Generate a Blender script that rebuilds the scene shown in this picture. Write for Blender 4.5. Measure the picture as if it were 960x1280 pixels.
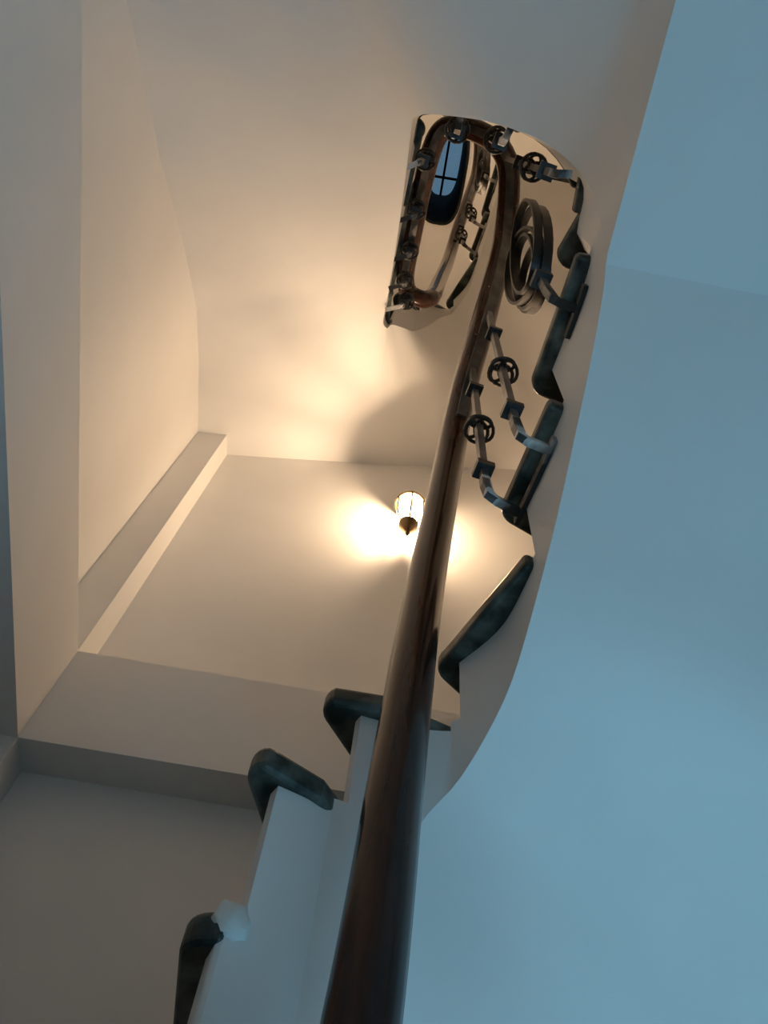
import bpy, bmesh, math, random
from mathutils import Vector, Matrix

random.seed(7)
for o in list(bpy.data.objects):
    bpy.data.objects.remove(o)
scene = bpy.context.scene
COL = scene.collection
S = 1.25                      # metres per plan unit
H = 2.31                      # one full turn of the stair (14 risers)

# ------------------------------------------------------------------ camera
F_PX, VX, VY = 980.0, 563.0, 138.0          # focal length, zenith point in the 960x1280 frame
zc = Vector((VX - 480, 640 - VY, -F_PX)).normalized()
d = Vector((0, 0, -1))
yc = (d - zc * d.dot(zc)).normalized()
xc = yc.cross(zc)
R = Matrix((xc, yc, zc))                     # camera -> world rotation
cam_data = bpy.data.cameras.new('camera')
cam_data.sensor_fit = 'VERTICAL'
cam_data.sensor_height = 36.0
cam_data.lens = F_PX / 1280 * 36.0
cam_data.clip_start = 0.01
cam = bpy.data.objects.new('camera', cam_data)
cam.matrix_world = R.to_4x4()
COL.objects.link(cam)
scene.camera = cam

# ------------------------------------------------------------------ world, daylight, exposure
world = bpy.data.worlds.new('sky')
scene.world = world
world.use_nodes = True
bg = world.node_tree.nodes['Background']
bg.inputs[0].default_value = (0.35, 0.68, 1.0, 1)
bg.inputs[1].default_value = 0.25

def area_light(name, loc, target, sx, sy, energy, color):
    l = bpy.data.lights.new(name, 'AREA')
    l.shape = 'RECTANGLE'
    l.size, l.size_y = sx * S, sy * S
    l.energy = energy
    l.color = color
    o = bpy.data.objects.new(name, l)
    o.location = Vector(loc) * S
    dirv = Vector(target) - Vector(loc)
    o.rotation_euler = dirv.to_track_quat('-Z', 'Y').to_euler()
    COL.objects.link(o)
    return o
DAY = (0.33, 0.72, 1.0)
area_light('back_window_daylight', (0.45, -0.57, -1.10), (0.40, 0.6, 0.2), 0.50, 0.74, 19.0, DAY)  # tilted upward from the unseen back window to light the stair
area_light('added_side_daylight', (0.82, 0.50, -1.25), (0.30, 0.5, -0.2), 0.60, 0.74, 12.5, DAY)  # added fill from below, set in the unseen side window

scene.view_settings.view_transform = 'Standard'
scene.view_settings.look = 'None'
scene.view_settings.exposure = 0.0
scene.view_settings.gamma = 1.0
scene.view_settings.use_curve_mapping = False

# ------------------------------------------------------------------ materials
def new_mat(name):
    m = bpy.data.materials.new(name)
    m.use_nodes = True
    nt = m.node_tree
    return m, nt, nt.nodes['Principled BSDF']
def noise_mat(name, c1, c2, scale, rough, bump=0.0, bump_scale=30, detail=4, spec=0.5, metallic=0.0, lo=0.35, hi=0.65, stretch=None):
    m, nt, b = new_mat(name)
    tc = nt.nodes.new('ShaderNodeTexCoord')
    src = tc.outputs['Object']
    if stretch:
        mp = nt.nodes.new('ShaderNodeMapping')
        mp.inputs['Scale'].default_value = stretch
        nt.links.new(src, mp.inputs['Vector'])
        src = mp.outputs['Vector']
    n = nt.nodes.new('ShaderNodeTexNoise')
    n.inputs['Scale'].default_value = scale
    n.inputs['Detail'].default_value = detail
    nt.links.new(src, n.inputs['Vector'])
    r = nt.nodes.new('ShaderNodeValToRGB')
    r.color_ramp.elements[0].position = lo
    r.color_ramp.elements[1].position = hi
    r.color_ramp.elements[0].color = (*c1, 1)
    r.color_ramp.elements[1].color = (*c2, 1)
    nt.links.new(n.outputs['Fac'], r.inputs['Fac'])
    nt.links.new(r.outputs['Color'], b.inputs['Base Color'])
    b.inputs['Roughness'].default_value = rough
    b.inputs['Specular IOR Level'].default_value = spec
    b.inputs['Metallic'].default_value = metallic
    if bump:
        n2 = nt.nodes.new('ShaderNodeTexNoise')
        n2.inputs['Scale'].default_value = bump_scale
        n2.inputs['Detail'].default_value = 3
        nt.links.new(tc.outputs['Object'], n2.inputs['Vector'])
        bp = nt.nodes.new('ShaderNodeBump')
        bp.inputs['Strength'].default_value = bump
        bp.inputs['Distance'].default_value = 0.01
        nt.links.new(n2.outputs['Fac'], bp.inputs['Height'])
        nt.links.new(bp.outputs['Normal'], b.inputs['Normal'])
    return m
M_paint = noise_mat('white_wall_paint', (0.80, 0.79, 0.775), (0.85, 0.84, 0.825), 2.2, 0.75, bump=0.06, bump_scale=9, spec=0.25)
M_stairpaint = noise_mat('stair_plaster_paint', (0.80, 0.79, 0.775), (0.84, 0.83, 0.815), 3.0, 0.62, bump=0.08, bump_scale=7, spec=0.3)
M_marble = noise_mat('dark_green_marble', (0.010, 0.017, 0.014), (0.19, 0.22, 0.195), 14, 0.38, detail=9, lo=0.42, hi=0.72)
M_wood = noise_mat('varnished_dark_wood', (0.020, 0.006, 0.003), (0.055, 0.016, 0.007), 5, 0.16, detail=6, stretch=(8, 8, 0.8), spec=0.32)
M_iron = noise_mat('black_iron', (0.006, 0.006, 0.006), (0.022, 0.020, 0.018), 40, 0.42, spec=0.5)
M_bar = noise_mat('worn_grey_iron', (0.05, 0.048, 0.045), (0.17, 0.165, 0.16), 14, 0.38, detail=5, metallic=0.3)
M_bracket = noise_mat('paint_splashed_iron', (0.02, 0.02, 0.02), (0.62, 0.62, 0.60), 9, 0.5, detail=4, lo=0.46, hi=0.60)
M_frame = noise_mat('white_window_frame', (0.7, 0.7, 0.68), (0.78, 0.78, 0.76), 5, 0.4)
M_brass = noise_mat('aged_brass', (0.10, 0.06, 0.025), (0.22, 0.14, 0.06), 20, 0.4, metallic=0.8)
M_darkrim = noise_mat('dark_skylight_frame', (0.006, 0.007, 0.008), (0.014, 0.016, 0.018), 12, 0.7, spec=0.15)
M_whitedaub = noise_mat('white_paint_daub', (0.70, 0.70, 0.68), (0.78, 0.78, 0.76), 20, 0.6)
M_floor = noise_mat('grey_terrazzo', (0.20, 0.19, 0.18), (0.32, 0.31, 0.29), 30, 0.4)
def glass_mat(name, col, rough=0.0):
    m, nt, b = new_mat(name)
    nt.nodes.remove(b)
    out = nt.nodes['Material Output']
    t = nt.nodes.new('ShaderNodeBsdfTransparent'); t.inputs[0].default_value = (*col, 1)
    g = nt.nodes.new('ShaderNodeBsdfGlossy'); g.inputs['Roughness'].default_value = 0.03
    fr = nt.nodes.new('ShaderNodeFresnel'); fr.inputs['IOR'].default_value = 1.45
    mx = nt.nodes.new('ShaderNodeMixShader')
    nt.links.new(fr.outputs[0], mx.inputs[0]); nt.links.new(t.outputs[0], mx.inputs[1]); nt.links.new(g.outputs[0], mx.inputs[2])
    nt.links.new(mx.outputs[0], out.inputs['Surface'])
    return m
M_glass = glass_mat('clear_pane', (0.95, 0.97, 0.98))
M_lampglass, nt_, b_ = new_mat('frosted_lantern_glass')
nt_.nodes.remove(b_)
t_ = nt_.nodes.new('ShaderNodeBsdfTransparent'); t_.inputs[0].default_value = (1, .95, .88, 1)
u_ = nt_.nodes.new('ShaderNodeBsdfTranslucent'); u_.inputs[0].default_value = (1, .95, .88, 1)
x_ = nt_.nodes.new('ShaderNodeMixShader'); x_.inputs[0].default_value = 0.16
nt_.links.new(t_.outputs[0], x_.inputs[1]); nt_.links.new(u_.outputs[0], x_.inputs[2]); nt_.links.new(x_.outputs[0], nt_.nodes['Material Output'].inputs['Surface'])
def emit_mat(name, col, st):
    m, nt, b = new_mat(name)
    b.inputs['Base Color'].default_value = (*col, 1)
    b.inputs['Emission Color'].default_value = (*col, 1)
    b.inputs['Emission Strength'].default_value = st
    return m
M_bulb = emit_mat('glowing_bulb', (1.0, 0.66, 0.36), 60)

# ------------------------------------------------------------------ mesh helpers (plan units in, metres out)
def link(name, verts, faces, mat, parent=None, smooth=None, kind=None):
    me = bpy.data.meshes.new(name)
    me.from_pydata([Vector(v) * S for v in verts], [], faces)
    me.materials.append(mat)
    bm = bmesh.new(); bm.from_mesh(me)
    bmesh.ops.remove_doubles(bm, verts=bm.verts, dist=1e-5)
    bmesh.ops.recalc_face_normals(bm, faces=bm.faces)
    bm.to_mesh(me); bm.free()
    if smooth is not None:
        for p in me.polygons: p.use_smooth = True
        me.set_sharp_from_angle(angle=math.radians(smooth))
    o = bpy.data.objects.new(name, me)
    COL.objects.link(o)
    if parent: o.parent = parent
    if kind: o['kind'] = kind
    return o
def empty(name, loc=(0, 0, 0)):
    o = bpy.data.objects.new(name, None)
    o.empty_display_size = 0.05
    o.location = Vector(loc) * S
    COL.objects.link(o)
    return o
def tag(o, label, cat, group=None):
    o['label'] = label; o['category'] = cat
    if group: o['group'] = group
    return o
def box(x0, x1, y0, y1, z0, z1):
    v = [(x, y, z) for z in (z0, z1) for y in (y0, y1) for x in (x0, x1)]
    f = [(0, 2, 3, 1), (4, 5, 7, 6), (0, 1, 5, 4), (2, 6, 7, 3), (0, 4, 6, 2), (1, 3, 7, 5)]
    return v, f
def join(parts):
    V, Fc = [], []
    for v, f in parts:
        n = len(V); V += list(v); Fc += [tuple(i + n for i in q) for q in f]
    return V, Fc
def prism(poly, z0, z1):
    n = len(poly)
    v = [(x, y, z0) for x, y in poly] + [(x, y, z1) for x, y in poly]
    f = [tuple(range(n - 1, -1, -1)), tuple(range(n, 2 * n))]
    f += [(i, (i + 1) % n, n + (i + 1) % n, n + i) for i in range(n)]
    return v, f
def frames(pts, up0):
    T = []
    for i in range(len(pts)):
        a = pts[max(0, i - 1)]; b = pts[min(len(pts) - 1, i + 1)]
        T.append((b - a).normalized())
    return T
def sweep(pts, section, ref=None, closed=False, caps=True):
    """section: list of (a,b); a along side vector, b along up vector. ref(i)->side hint vector"""
    pts = [Vector(p) for p in pts]
    n = len(pts); T = []
    for i in range(n):
        if closed: T.append((pts[(i + 1) % n] - pts[i - 1]).normalized())
        else: T.append((pts[min(n - 1, i + 1)] - pts[max(0, i - 1)]).normalized())
    side = None; V = []; m = len(section)
    for i in range(n):
        if ref: s = Vector(ref(i))
        elif side is None:
            s = T[i].cross(Vector((0, 0, 1)))
            if s.length < 1e-3: s = Vector((1, 0, 0))
        else: s = side
        s = (s - T[i] * s.dot(T[i])).normalized()
        side = s
        u = s.cross(T[i])
        for a, b in section:
            V.append(tuple(pts[i] + s * a + u * b))
    Fc = []
    rng = n if closed else n - 1
    for i in range(rng):
        j = (i + 1) % n
        for q in range(m):
            Fc.append((i * m + q, i * m + (q + 1) % m, j * m + (q + 1) % m, j * m + q))
    if caps and not closed:
        Fc.append(tuple(range(m - 1, -1, -1))); Fc.append(tuple((n - 1) * m + q for q in range(m)))
    return V, Fc
def circ(r, n=8, ry=None):
    ry = ry or r
    return [(r * math.cos(2 * math.pi * i / n), ry * math.sin(2 * math.pi * i / n)) for i in range(n)]
def rect(a, b):
    return [(-a, -b), (a, -b), (a, b), (-a, b)]
def lathe(cx, cy, prof, n=24):
    V, Fc = [], []
    for r, z in prof:
        for i in range(n):
            a = 2 * math.pi * i / n
            V.append((cx + r * math.cos(a), cy + r * math.sin(a), z))
    for k in range(len(prof) - 1):
        for i in range(n):
            j = (i + 1) % n
            Fc.append((k * n + i, k * n + j, (k + 1) * n + j, (k + 1) * n + i))
    Fc.append(tuple(range(n))); Fc.append(tuple((len(prof) - 1) * n + i for i in range(n)))
    return V, Fc
def catmull(P, per=8):
    P = [Vector(p) for p in P]; out = []
    for i in range(len(P) - 1):
        p0 = P[max(0, i - 1)]; p1 = P[i]; p2 = P[i + 1]; p3 = P[min(len(P) - 1, i + 2)]
        for s in range(per):
            t = s / per
            out.append(0.5 * ((2 * p1) + (p2 - p0) * t + (2 * p0 - 5 * p1 + 4 * p2 - p3) * t * t + (3 * p1 - p0 - 3 * p2 + p3) * t ** 3))
    out.append(P[-1]); return out

# ------------------------------------------------------------------ room shell
ZB, ZT = -1.75, 5.6
YF, YBK, XR = 1.15, -0.55, 0.80
def xl(y): return -0.663 + 0.042 * (1.06 - y)          # the left wall runs slightly askew
TH = 0.10
def plate(poly, z0, z1, name, mat=M_paint):
    v, f = prism(poly, z0, z1); return link(name, v, f, mat, kind='structure')
plate([(xl(YBK) - TH, YBK - TH), (xl(YBK), YBK - TH), (xl(YF), YF + TH), (xl(YF) - TH, YF + TH)], ZB, ZT, 'wall_left')
plate([(xl(YF), YF), (XR, YF), (XR, YF + TH), (xl(YF), YF + TH)], ZB, ZT, 'wall_front')
RY0, RY1, RZ0, RZ1 = 0.18, 0.82, -1.65, -0.85  # low side window, unseen, added so light reaches the soffit from below
v, f = join([box(XR, XR + TH, YBK - TH, RY0, ZB, ZT), box(XR, XR + TH, RY1, YF + TH, ZB, ZT), box(XR, XR + TH, RY0, RY1, ZB, RZ0), box(XR, XR + TH, RY0, RY1, RZ1, ZT)])
link('wall_right', v, f, M_paint, kind='structure')
w = 0.025
fr = [box(XR + .045, XR + .075, a, b, c, e) for (a, b, c, e) in ((RY0, RY0 + w, RZ0, RZ1), (RY1 - w, RY1, RZ0, RZ1), (RY0, RY1, RZ0, RZ0 + w), (RY0, RY1, RZ1 - w, RZ1), (.4875, .5125, RZ0, RZ1))]
v, f = join(fr); win3 = link('window_3_added', v, f, M_frame, kind='structure')
for a, b in ((RY0 + w, .4875), (.5125, RY1 - w)):
    v, f = box(XR + .058, XR + .062, a, b, RZ0 + w, RZ1 - w); link('pane', v, f, M_glass, parent=win3)
# back wall with an unseen low window, placed to throw blue daylight up the stair
WX0, WX1, WZ0, WZ1 = 0.20, 0.70, -1.50, -0.70
xb0 = xl(YBK)
v, f = join([box(xb0, WX0, YBK - TH, YBK, ZB, ZT), box(WX1, XR, YBK - TH, YBK, ZB, ZT),
             box(WX0, WX1, YBK - TH, YBK, ZB, WZ0), box(WX0, WX1, YBK - TH, YBK, WZ1, ZT)])
link('wall_back', v, f, M_paint, kind='structure')
fr = []
w = 0.025
for (a, b, c, e) in ((WX0, WX0 + w, WZ0, WZ1), (WX1 - w, WX1, WZ0, WZ1), (WX0, WX1, WZ0, WZ0 + w), (WX0, WX1, WZ1 - w, WZ1), ((WX0 + WX1) / 2 - w / 2, (WX0 + WX1) / 2 + w / 2, WZ0, WZ1)):
    fr.append(box(a, b, YBK - 0.075, YBK - 0.045, c, e))
v, f = join(fr); win = link('window_1', v, f, M_frame, kind='structure')
v, f = box(WX0 - 0.02, WX1 + 0.02, YBK - 0.04, YBK + 0.03, WZ0 - 0.02, WZ0); link('window_sill', v, f, M_frame, parent=win)
for a, b in ((WX0 + w, (WX0 + WX1) / 2 - w / 2), ((WX0 + WX1) / 2 + w / 2, WX1 - w)):
    v, f = box(a, b, YBK - 0.062, YBK - 0.058, WZ0 + w, WZ1 - w); link('pane', v, f, M_glass, parent=win)
v, f = box(xb0 - TH, XR + TH, YBK - TH, YF + TH, ZB - 0.1, ZB); link('floor', v, f, M_floor, kind='structure')
# ceiling with an oval skylight shaft over the well
OCX, OCY, OHX, OHY, ZSK = .035, .375, .125, .30, 7.5
def oval(sx, sy, n=48):
    r_ = []
    for i in range(n):
        a = 2 * math.pi * (i + .5) / n; c_, s_ = math.cos(a), math.sin(a)
        r_.append((OCX + sx * math.copysign(abs(c_) ** .62, c_), OCY + sy * math.copysign(abs(s_) ** .62, s_)))
    return r_
def ring_slab(inner_, outer_, z0, z1):
    n = len(inner_); V = []
    for z in (z0, z1):
        V += [(x, y, z) for x, y in inner_] + [(x, y, z) for x, y in outer_]
    Fc = []
    for i in range(n):
        j = (i + 1) % n
        Fc += [(i, j, n + j, n + i), (2 * n + i, 2 * n + j, 3 * n + j, 3 * n + i), (i, j, 2 * n + j, 2 * n + i), (n + i, n + j, 3 * n + j, 3 * n + i)]
    return V, Fc
ins = oval(OHX, OHY)
outs_ = []
for (x, y) in ins:
    dx, dy = x - OCX, y - OCY
    t_ = min(((XR + TH - OCX) if dx > 0 else (OCX - xb0 + TH)) / max(abs(dx), 1e-6), ((YF + TH - OCY) if dy > 0 else (OCY - YBK + TH)) / max(abs(dy), 1e-6))
    outs_.append((OCX + dx * t_, OCY + dy * t_))
v, f = ring_slab(ins, outs_, ZT, ZT + .08); link('ceiling', v, f, M_paint, kind='structure')
v, f = ring_slab(oval(OHX - .004, OHY - .004), oval(OHX + .012, OHY + .012), ZT - .012, ZSK); sk = link('window_2', v, f, M_darkrim, smooth=40, kind='structure')
v, f = join([box(OCX - .01, OCX + .01, OCY - OHY, OCY + OHY, ZSK - .04, ZSK), box(OCX - OHX, OCX + OHX, OCY + .14, OCY + .16, ZSK - .04, ZSK)]); link('glazing_bar', v, f, M_darkrim, parent=sk)
v, f = prism(oval(OHX + .01, OHY + .01), ZSK - .004, ZSK); link('pane', v, f, M_glass, parent=sk)
# ring beam on the front and left walls, corner column flush with it
XC, YC = -0.566, 1.068
def xbm(y): return XC + 0.042 * (1.06 - y)
ZB0, ZB1 = 0.988, 1.235
for n_, dz in enumerate((0.0,)):
    v, f = box(XC, XR, YC, YF, ZB0 + dz, ZB1 + dz); link('trim_%d' % (1 + 2 * n_), v, f, M_paint, kind='structure')
    v, f = prism([(xl(YBK), YBK), (xbm(YBK), YBK), (xbm(YC), YC), (xbm(YC), YF), (xl(YF), YF)], ZB0 + dz, ZB1 + dz)
    link('trim_%d' % (2 + 2 * n_), v, f, M_paint, kind='structure')
v, f = prism([(xl(YC), YC), (XC, YC), (XC, YF), (xl(YF), YF)], ZB, ZT); link('trim_3', v, f, M_paint, kind='structure')

# ------------------------------------------------------------------ stair: inner (well) path and outer (wall) path by step number
INNER = [(1, -.086, .636, .17), (2, -.074, .630, .20), (2.6, -.03, .645, .24), (3, -.003, .66, .28), (3.4, .05, .668, .43), (3.7, .088, .672, .585),
         (4, .125, .668, .645), (4.2, .145, .645, .672), (4.6, .182, .58, .744), (5, .197, .503, .80), (6, .222, .351, .935), (7, .24, .17, 1.09),
         (7.15, .239, .15, 1.105), (7.9, .2375, .135, 1.105), (8, .236, .095, 1.25), (8.4, .206, .05, 1.34), (9, .131, .016, 1.42),
         (9.6, .052, .007, 1.48), (10.4, -.046, .013, 1.6), (10.8, -.069, .027, 1.68), (11, -.071, .07, 1.76), (12, -.078, .22, 2.01),
         (13, -.086, .38, 2.22), (14, -.094, .52, 2.37), (14.7, -.10, .61, 2.44)]
OUTER = [(1, -.1, 1.15, .252), (2, .1, 1.15, .308), (3, .35, 1.15, .388), (4, .75, 1.15, .515), (4.2, .8, 1.15, .53), (5, .8, .75, .69),
         (6, .8, .48, .86), (7, .8, .2, 1.075), (7.15, .8, .167, 1.105), (7.575, .8, -.55, 1.105), (7.9, .2375, -.55, 1.105), (8, .2, -.55, 1.115), (9, -.05, -.55, 1.2),
         (10, -.4, -.55, 1.35), (10.6, -.61, -.55, 1.45), (11, -.62, -.3, 1.53), (11.6, -.628, -.09, 1.66), (12, -.633, .05, 1.78),
         (12.5, -.639, .19, 1.887), (13, -.647, .398, 2.10), (13.6, -.655, .618, 2.28), (14, -.662, .8, 2.35), (14.5, -.672, 1.03, 2.40), (14.7, -.677, 1.155, 2.42)]
def ev(tab, k):
    turn = math.floor((k - 1) / 14.0 + 1e-9)
    kk = k - 14 * turn
    ext = tab + [(15, tab[0][1], tab[0][2], tab[0][3] + H)]
    for a, b in zip(ext, ext[1:]):
        if a[0] - 1e-9 <= kk <= b[0] + 1e-9:
            t = (kk - a[0]) / (b[0] - a[0])
            return Vector((a[1] + (b[1] - a[1]) * t, a[2] + (b[2] - a[2]) * t, a[3] + (b[3] - a[3]) * t + H * turn))
def pchip_tab(tab):
    n = len(tab)
    ext = [(r[0] - 14, r[1], r[2], r[3] - H) for r in tab[-3:]] + tab + [(r[0] + 14, r[1], r[2], r[3] + H) for r in tab[:3]]
    ks_ = [r[0] for r in ext]
    der = []
    for c in (1, 2, 3):
        h = [ks_[i + 1] - ks_[i] for i in range(len(ext) - 1)]
        dl = [(ext[i + 1][c] - ext[i][c]) / h[i] for i in range(len(ext) - 1)]
        m = [0.0] * len(ext)
        for i in range(1, len(ext) - 1):
            if dl[i - 1] * dl[i] > 0:
                w1 = 2 * h[i] + h[i - 1]; w2 = h[i] + 2 * h[i - 1]
                m[i] = (w1 + w2) / (w1 / dl[i - 1] + w2 / dl[i])
        der.append(m)
    return ext, ks_, der
PT = pchip_tab(INNER)
def inn(k):
    turn = math.floor((k - 1) / 14.0 + 1e-9)
    kk = k - 14 * turn
    ext, ks_, der = PT
    i = max(j for j in range(len(ks_) - 1) if ks_[j] <= kk + 1e-9)
    h = ks_[i + 1] - ks_[i]; t = (kk - ks_[i]) / h
    r = []
    for c in (1, 2, 3):
        a, b = ext[i][c], ext[i + 1][c]; m0, m1 = der[c - 1][i] * h, der[c - 1][i + 1] * h
        r.append((2 * t ** 3 - 3 * t * t + 1) * a + (t ** 3 - 2 * t * t + t) * m0 + (-2 * t ** 3 + 3 * t * t) * b + (t ** 3 - t * t) * m1)
    return Vector((r[0], r[1], r[2] + H * turn))
def out(k): return ev(OUTER, k)
def ztop(k):
    k0 = ((k - 1) % 14) + 1
    return 0.255 + 0.165 * k + {1: .012, 2: .024, 3: .015, 4: -.02, 8: .025, 9: .05, 10: .075, 11: .09, 12: .105, 13: .07, 14: -.005}.get(k0, 0.0)
SLAB = 0.030
def ksamp(a, b, n=10):
    ks = set(round(a + (b - a) * i / n, 5) for i in range(n + 1))
    for tab in (INNER, OUTER):
        for r in tab:
            for t in range(-2, 4):
                q = r[0] + 14 * t
                if a < q < b: ks.add(round(q, 5))
    return sorted(ks)

stair = tag(empty('staircase', (0.3, 0.5, ZB)), 'white plastered winding staircase with dark green marble treads climbing around the open well', 'staircase')
def reparent(o):
    o.parent = stair
    o.matrix_parent_inverse = Matrix.Translation(-stair.location)
K0, K1 = -5, 20
soff, body = [], []
def wavy(p, q, t, k):
    # soffit of the straight flight undulates, shaped to shade into soft light and dark bands
    r_ = p.lerp(q, t); k0 = ((k - 1) % 14) + 1
    if 3.1 < k0 < 6.7:
        w_ = math.sin(math.pi * (k0 - 3.1) / 3.6) ** 2
        r_.z -= 0.042 * w_ * min(1.0, 2.2 * t) * math.sin(math.pi * (k0 - 4.75) / 0.95)
    return r_
CH = 0.018
for k in range(K0, K1 + 1):
    ks = ksamp(k, k + 1)
    zt = ztop(k) - SLAB + 0.004
    zp = ztop(k - 1) - 0.01
    for a, b in zip(ks, ks[1:]):
        ia, ib, oa, ob = inn(a), inn(b), out(a), out(b)
        NR = 8
        for q in range(NR):
            t0, t1 = q / NR, (q + 1) / NR
            soff.append(([wavy(ia, oa, t0, a), wavy(ib, ob, t0, b), wavy(ib, ob, t1, b), wavy(ia, oa, t1, a)], [(0, 1, 2, 3)]))
    # stringer face: below the step behind, straight; above it, with the riser corner knocked off
    pk, qk = inn(k), out(k)
    rd = Vector((qk.x - pk.x, qk.y - pk.y, 0)).normalized()
    nx = inn(k + 0.05); td = Vector((nx.x - pk.x, nx.y - pk.y, 0)).normalized()
    span = sum((inn(b).xy - inn(a).xy).length for a, b in zip(ks, ks[1:]))
    dk = min(0.5, CH / max(span, 1e-3))
    kc = k + dk
    low = [(inn(q), zp) for q in ks]
    for (p, z), (p2, z2) in zip(low, low[1:]):
        body.append(([(p.x, p.y, p.z), (p2.x, p2.y, p2.z), (p2.x, p2.y, max(z, p2.z)), (p.x, p.y, max(z, p.z))], [(0, 1, 2, 3)]))
    ks2 = [kc] + [q for q in ks if q > kc + 1e-4]
    for a, b in zip(ks2, ks2[1:]):
        p, p2 = inn(a), inn(b)
        body.append(([(p.x, p.y, max(zp, p.z)), (p2.x, p2.y, max(zp, p2.z)), (p2.x, p2.y, zt), (p.x, p.y, zt)], [(0, 1, 2, 3)]))
    pc = inn(kc); pr = pk + rd * CH
    body.append(([(pc.x, pc.y, zp), (pr.x, pr.y, zp), (pr.x, pr.y, zt), (pc.x, pc.y, zt)], [(0, 1, 2, 3)]))
    body.append(([(pr.x, pr.y, zp), (qk.x, qk.y, zp), (qk.x, qk.y, zt), (pr.x, pr.y, zt)], [(0, 1, 2, 3)]))
v, f = join(soff)
so = link('soffit', v, f, M_stairpaint, smooth=75); reparent(so)
att_ = so.data.attributes.get('sharp_edge') or so.data.attributes.new('sharp_edge', 'BOOLEAN', 'EDGE')
for e_ in so.data.edges:
    za, zb_ = (so.data.vertices[q].co.z / S for q in e_.vertices)
    if all(abs(((z_ - 1.105 + .5 * H) % H) - .5 * H) < 2e-4 for z_ in (za, zb_)): att_.data[e_.index].value = True
v, f = join(body)
bo = link('stringer_and_risers', v, f, M_stairpaint, smooth=30); reparent(bo)

def tread_poly(k):
    ks = ksamp(k, k + 1, 5)
    pk, qk = inn(k).xy, out(k).xy
    rd = (qk - pk).normalized()
    dn = Vector((-rd.y, rd.x))                 # descending side
    if dn.dot(inn(k + .3).xy - inn(k - .3).xy) > 0: dn = -dn
    k0 = ((k - 1) % 14) + 1
    nose = {1: .024, 2: .022, 4: .026, 5: .030, 6: .030}.get(k0, .036)
    ov = {1: .006, 4: .014, 8: .0, 9: .0, 10: .002, 11: .010, 12: .012, 13: .012, 14: .012}.get(k0, .022)
    inner = []
    for q in ks:
        p, o_ = inn(q).xy, out(q).xy
        r_ = (o_ - p).normalized()
        inner.append(p - r_ * ov)
    # tuck under next riser
    pn, qn = inn(k + 1).xy, out(k + 1).xy
    rn = (qn - pn).normalized(); up = Vector((rn.y, -rn.x))
    if up.dot(inn(k + 1.3).xy - inn(k + .7).xy) < 0: up = -up
    poly = []
    A = inner[0] + dn * nose                    # nose corner
    r = 0.026
    c = A + rd * r - dn * r
    start = math.atan2(dn.y, dn.x)
    a0 = dn; a1 = -rd
    for i in range(7):
        t = i / 6 * math.pi / 2
        poly.append(c + a0 * (r * math.cos(t)) + a1 * (r * math.sin(t)))
    if k0 in (8, 9, 10): poly += inner[1:]
    elif k0 == 4:
        n_ = len(inner) - 1
        poly += [inner[q].lerp(inner[0].lerp(inner[-1], q / n_), 1.0) for q in range(1, n_ + 1)]
    elif k0 == 3: poly += [inner[0].lerp(inner[-1], .45), inn(k + .8).xy, inn(k + 1).xy + rn * .03]
    else: poly += [inner[-1]]
    if k0 not in (1, 2, 3): poly.append(inner[-1] + up * 0.012)
    outs = [out(q).xy for q in ks]
    if k0 == 14: qn = Vector((-.32, 1.15))
    poly += [qn + up * 0.012] + outs[::-1][1:-1] + [qk, qk + dn * nose]
    return [(p.x, p.y) for p in poly]
treads = {}
for k in range(K0, K1 + 1):
    z = ztop(k)
    poly = tread_poly(k)
    v, f = prism(poly, z - SLAB, z)
    o = link('tread', v, f, M_marble)
    bv = o.modifiers.new('edge', 'BEVEL'); bv.width = 0.008 * S; bv.segments = 3; bv.limit_method = 'ANGLE'; bv.angle_limit = math.radians(50)
    for p in o.data.polygons: p.use_smooth = len(p.vertices) == 4 and False
    reparent(o); treads[k] = o

# ------------------------------------------------------------------ railing
rail_root = tag(empty('stair_railing', (0.18, 0.4, 0.2)), 'dark wooden handrail on black and grey iron balusters winding up the stairwell', 'railing')
def rp(o, par=None):
    if par is None:
        o.parent = rail_root
        o.matrix_parent_inverse = Matrix.Translation(-rail_root.location)
    else:
        o.parent = par
    return o
RT = [(.150, 2.25, .536), (.132, 1.762, .543), (.123, 1.536, .549), (.111, 1.294, .557), (.099, 1.083, .566), (.090, .896, .575), (.082, .733, .583), (.079, .613, .588),
      (.078, .504, .585), (.077, .405, .560), (.0785, .31, .488), (.085, .226, .395), (.089, .128, .262), (.080, .057, .122)]
turn_pts = []
for gx, gy, y in RT:
    z = y / gy; turn_pts.append((gx * z, y, z))
turn_pts += [(.136, .062, 2.19), (.081, .038, 2.235), (.030, .034, 2.255), (-.010, .046, 2.27), (-.030, .090, 2.285), (-.042, .19, 2.33), (-.050, .34, 2.40), (-.054, .46, 2.465), (-.035, .515, 2.485), (.008, .533, 2.50)]
allp = []
for t in (-1, 0, 1):
    for p in turn_pts:
        z = p[2] + H * t
        if z < -0.9 or z > 4.56: continue
        allp.append((p[0], p[1], z))
path = catmull(allp, 6)
def strip_ref(pp):
    P = [Vector(p) for p in pp]
    def fn(i):
        a = P[max(0, i - 1)]; b = P[min(len(P) - 1, i + 1)]
        t = b - a; h = Vector((t.x, t.y, 0))
        if h.length < 1e-4: h = Vector((0, 1, 0))
        return h.normalized().cross(Vector((0, 0, 1)))
    return fn
sec = [(.0275 * math.cos(a) , .0275 * math.sin(a) * 1.0) for a in [2 * math.pi * i / 16 for i in range(16)]]
v, f = sweep(path, sec)
rp(link('handrail', v, f, M_wood, smooth=60))
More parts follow.
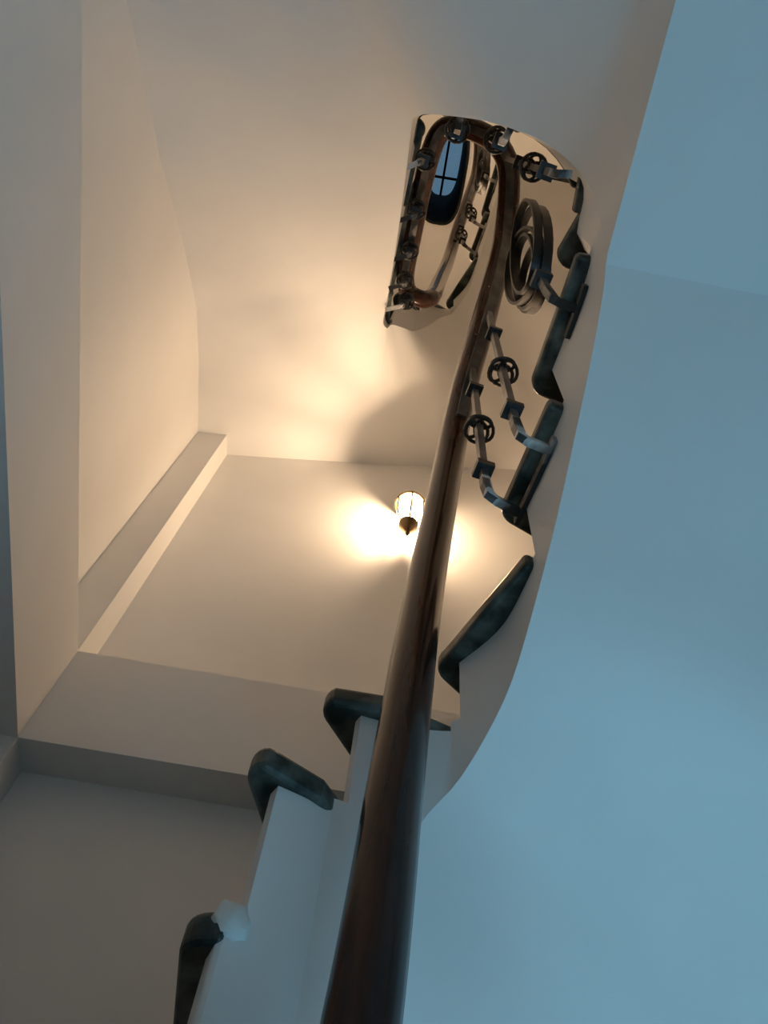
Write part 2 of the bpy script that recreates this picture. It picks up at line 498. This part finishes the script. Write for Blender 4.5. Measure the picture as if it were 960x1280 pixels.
# flat iron bar under the rail, only on the balustered stretches
def under(lo, hi):
    seg = [Vector(p) for p in path if lo <= p[2] <= hi]
    fn = strip_ref(seg)
    pts = []
    for i, p in enumerate(seg):
        a = seg[max(0, i - 1)]; b = seg[min(len(seg) - 1, i + 1)]
        t = (b - a).normalized(); s = fn(i); s = (s - t * s.dot(t)).normalized(); u = s.cross(t)
        if u.z < 0: u = -u
        pts.append(p - u * .029)
    v, f = sweep(pts, rect(.010, .0035), ref=fn)
    rp(link('under_bar', v, f, M_bar))
under(1.44, 2.45); under(1.44 + H, 2.24 + H)

def torus(c, n_, R_, r_, seg=16, m=6):
    n_ = Vector(n_).normalized(); a = n_.orthogonal().normalized(); b = n_.cross(a)
    pts = [Vector(c) + a * (R_ * math.cos(2 * math.pi * i / seg)) + b * (R_ * math.sin(2 * math.pi * i / seg)) for i in range(seg)]
    return sweep(pts, circ(r_, m), closed=True)
def rot_box(c, side, fwd, hx, hy, hz):
    c = Vector(c); s = Vector(side).normalized(); w_ = Vector(fwd).normalized(); V = []
    for z in (-hz, hz):
        for y in (-hy, hy):
            for x in (-hx, hx):
                V.append(tuple(c + s * x + w_ * y + Vector((0, 0, z))))
    return V, box(0, 1, 0, 1, 0, 1)[1]
def rail_z_near(x, y, z0):
    best = min(path, key=lambda p: (p[0] - x) ** 2 + (p[1] - y) ** 2 + 0.02 * (p[2] - z0) ** 2)
    return best
BW = .0057
def baluster(att, foot, ztop_guess, ring=True, z_rel=(0.10, 0.33, 0.60), small=False, dz=0.0, medal=False):
    att = Vector(att) + Vector((0, 0, dz)); foot = Vector(foot) + Vector((0, 0, dz))
    zt_ = ztop_guess + dz
    top = rail_z_near(foot.x, foot.y, zt_)
    zt_ = top[2] - .024
    topp = Vector((top[0], top[1], zt_))
    armd = (foot - att); h = Vector((armd.x, armd.y, 0)).normalized(); fw = h.cross(Vector((0, 0, 1)))
    e = Vector((0, 0, 1))
    ax = (topp - foot)
    cx_, cy_ = Vector((.985, .17, 0)), Vector((-.17, .985, 0))
    bar_side = cy_ if abs(h.x) > abs(h.y) else cx_
    corner = foot
    pts = [att, att + (corner - att) * .72, att + (corner - att) * .92 + ax * .012, corner + ax * .05]
    if medal:
        pts.append(corner + ax * .16)
    else:
        pts += [corner + ax * .5, topp]
    v, f = sweep(pts, rect(BW, BW), ref=lambda i: bar_side)
    b = rp(link('baluster', v, f, M_bar))
    # painted bend near the fixing
    v, f = sweep([att, att + (corner - att) * .72, att + (corner - att) * .92 + ax * .012, corner + ax * .09], rect(BW * 1.06, BW * 1.06), ref=lambda i: bar_side)
    rp(link('bracket_arm', v, f, M_bracket), b)
    if medal:
        v, f = rot_box(corner + ax * .16, cx_, cy_, .014, .014, .011); rp(link('collar', v, f, M_iron), b)
        return b, corner, ax, h, fw
    for q in (z_rel[0], z_rel[2]):
        c = corner + ax * q
        v, f = join([rot_box(c, cx_, cy_, .0135, .0135, .0075), rot_box(c + Vector((0, 0, .010)), cx_, cy_, .0095, .0095, .004)])
        rp(link('collar', v, f, M_iron), b)
    if ring:
        c = corner + ax * z_rel[1]
        parts = []
        for qi in range(4):
            a_ = qi * math.pi / 2 + .4
            dr = h * math.cos(a_) + fw * math.sin(a_)
            parts.append(torus(c + dr * .009 + e * (.008 * (qi % 2) - .004), dr * .8 + e, .0190, .0032))
        v, f = join(parts)
        rp(link('ring_knot', v, f, M_iron, smooth=50), b)
    return b
# fixing plates on the well face, balusters in turn order
def plate_strip(k_a, k_b, z, dz_turn):
    pts = []; rf = []
    for i in range(7):
        k = k_a + (k_b - k_a) * i / 6
        p = inn(k); q = out(k); r_ = (Vector((q.x - p.x, q.y - p.y, 0))).normalized()
        pts.append(Vector((p.x, p.y, z + dz_turn)) - r_ * .004); rf.append(r_)
    v, f = sweep(pts, rect(.0035, .009), ref=lambda i: rf[i])
    rp(link('fixing_plate', v, f, M_bracket))
for t in (0, 1):
    dz = H * t
    plate_strip(4.95, 5.85, 1.02, dz)
    plate_strip(6.42, 6.85, 1.185, dz)
    baluster((.213, .392, 1.02), (.163, .374, 1.0), 1.75, dz=dz, z_rel=(.14, .40, .72))
    baluster((.194, .495, 1.02), (.1365, .462, .99), 1.60, dz=dz, z_rel=(.14, .42, .74))
    b, corner, ax, h, fw = baluster((.234, .230, 1.185), (.190, .219, 1.165), 2.06, dz=dz, medal=True)
    base = corner + ax * .16 + Vector((.006, -.010, .03))
    for (ox, oy, hw, hh, tilt, z0) in ((.004, .0, .088, .20, .0, .21), (-.006, .02, .070, .19, .12, .22), (-.012, -.02, .072, .17, -.10, .20), (.010, .03, .060, .13, .1, .16), (-.004, .012, .048, .13, .0, .21)):
        pts = []
        for i in range(28):
            a = 2 * math.pi * i / 28
            yy = hw * math.cos(a); zz = hh * math.sin(a)
            pts.append(base + Vector((ox - .03 * (zz + hh), oy + .012 + yy + tilt * zz, z0 + zz)))
        v, f = sweep(pts, rect(.0028, .0075), closed=True, ref=lambda i: Vector((0, 1, 0)) * math.cos(2 * math.pi * i / 28) + Vector((0, 0, 1)) * math.sin(2 * math.pi * i / 28))
        rp(link('oval_hoop', v, f, M_iron, smooth=50), b)
    baluster((.205, .060, 1.36), (.176, .064, 1.36), 2.15, dz=dz)
    baluster((.110, .008, 1.53), (.100, .036, 1.53), 2.22, dz=dz)
    if t == 0:
        baluster((.020, .008, 1.63), (.020, .033, 1.64), 2.27, dz=dz)
        for (y_, z_) in ((.13, 1.93), (.267, 2.12), (.385, 2.25), (.48, 2.33), (.555, 2.38)):
            baluster((-.078 - .03 * y_, y_, z_), (-.046, y_ - .02, z_ - .005), z_ + .3, dz=dz, z_rel=(.2, .5, .8))

# ------------------------------------------------------------------ wall lantern
def lantern(x, y, zc_, label, energy):
    root = tag(empty('wall_lantern', (x, YF, zc_ - .12)), label, 'lamp', 'lanterns on the front wall')
    def lp(o, par=None):
        if par is None:
            o.parent = root; o.matrix_parent_inverse = Matrix.Translation(-root.location)
        else: o.parent = par
        return o
    z = zc_
    v, f = lathe(x, y, [(.012, z + .135), (.016, z + .125), (.030, z + .108), (.046, z + .088), (.050, z + .078), (.046, z + .074)]); lp(link('cap', v, f, M_brass, smooth=40))
    v, f = lathe(x, y, [(.030, z - .052), (.026, z - .066), (.015, z - .082), (.006, z - .092), (.008, z - .100), (.003, z - .116)], 16); lp(link('finial', v, f, M_brass, smooth=40))
    n = 6
    def pr(t):  # glass profile, barrel shaped
        return .030 + (.044 - .030) * min(1, (t * 1.6)) if t < .625 else .044
    zs = [z - .052, z - .030, z - .005, z + .030, z + .076]; rs = [.028, .037, .043, .045, .043]
    for i in range(n):
        a0 = 2 * math.pi * (i + .5) / n; a1 = 2 * math.pi * (i + 1.5) / n
        v = []; fcs = []
        for q in range(len(zs)):
            for a in (a0, a1): v.append((x + rs[q] * math.cos(a), y + rs[q] * math.sin(a), zs[q]))
        for q in range(len(zs) - 1): fcs.append((2 * q, 2 * q + 1, 2 * q + 3, 2 * q + 2))
        lp(link('glass_pane', v, fcs, M_lampglass))
        pts = [(x + rs[q] * math.cos(a0), y + rs[q] * math.sin(a0), zs[q]) for q in range(len(zs))]
        v, f = sweep(pts, circ(.0028, 6)); lp(link('rib', v, f, M_brass, smooth=50))
    v, f = lathe(x, y, [(.003, z + .032), (.007, z + .025), (.009, z + .012), (.007, z - .001), (.003, z - .008)], 16); lp(link('bulb', v, f, M_bulb, smooth=60))
    v, f = lathe(x, y, [(.006, z + .08), (.008, z + .04)], 10); lp(link('socket', v, f, M_brass))
    arm = catmull([(x, y, z + .12), (x, y + .01, z + .155), (x, y + .05, z + .165), (x, YF - .012, z + .12)], 6)
    v, f = sweep(arm, circ(.005, 8)); lp(link('arm', v, f, M_brass, smooth=50))
    v, f = box(x - .018, x + .018, YF - .012, YF, z + .075, z + .165); lp(link('back_plate', v, f, M_brass))
    l = bpy.data.lights.new('lantern_light', 'POINT'); l.energy = energy; l.color = (1.0, 0.735, 0.49); l.shadow_soft_size = 0.024
    o = bpy.data.objects.new('lantern_light', l); o.location = Vector((x, y, z + .012)) * S
    COL.objects.link(o)
lantern(.077, 1.093, 2.100, 'glowing brass lantern with curved glass panes on the wall behind the handrail', 40.0)
lantern(.077, 1.093, 2.100 + H, 'added brass lantern on the front wall one floor higher, unseen, lighting the upper turn', 70.0)  # unseen extra lantern, there to brighten the upper turn

# white paint daubed over the end of the lowest tread in view
p = Vector((-.071, .630, .424))
bm = bmesh.new(); bmesh.ops.create_icosphere(bm, subdivisions=3, radius=.014)
vs = []
for q in bm.verts:
    w_ = 1 + .22 * math.sin(q.co.x * 420 + 1) * math.cos(q.co.z * 350) + .12 * math.sin(q.co.y * 600)
    vs.append((p.x + q.co.x * w_ * 1.05 - q.co.z * .25, p.y + q.co.y * .75, p.z + q.co.z * w_ * 1.1))
fs = [tuple(x.index for x in q.verts) for q in bm.faces]; bm.free()
reparent(link('paint_daub', vs, fs, M_whitedaub, smooth=60))
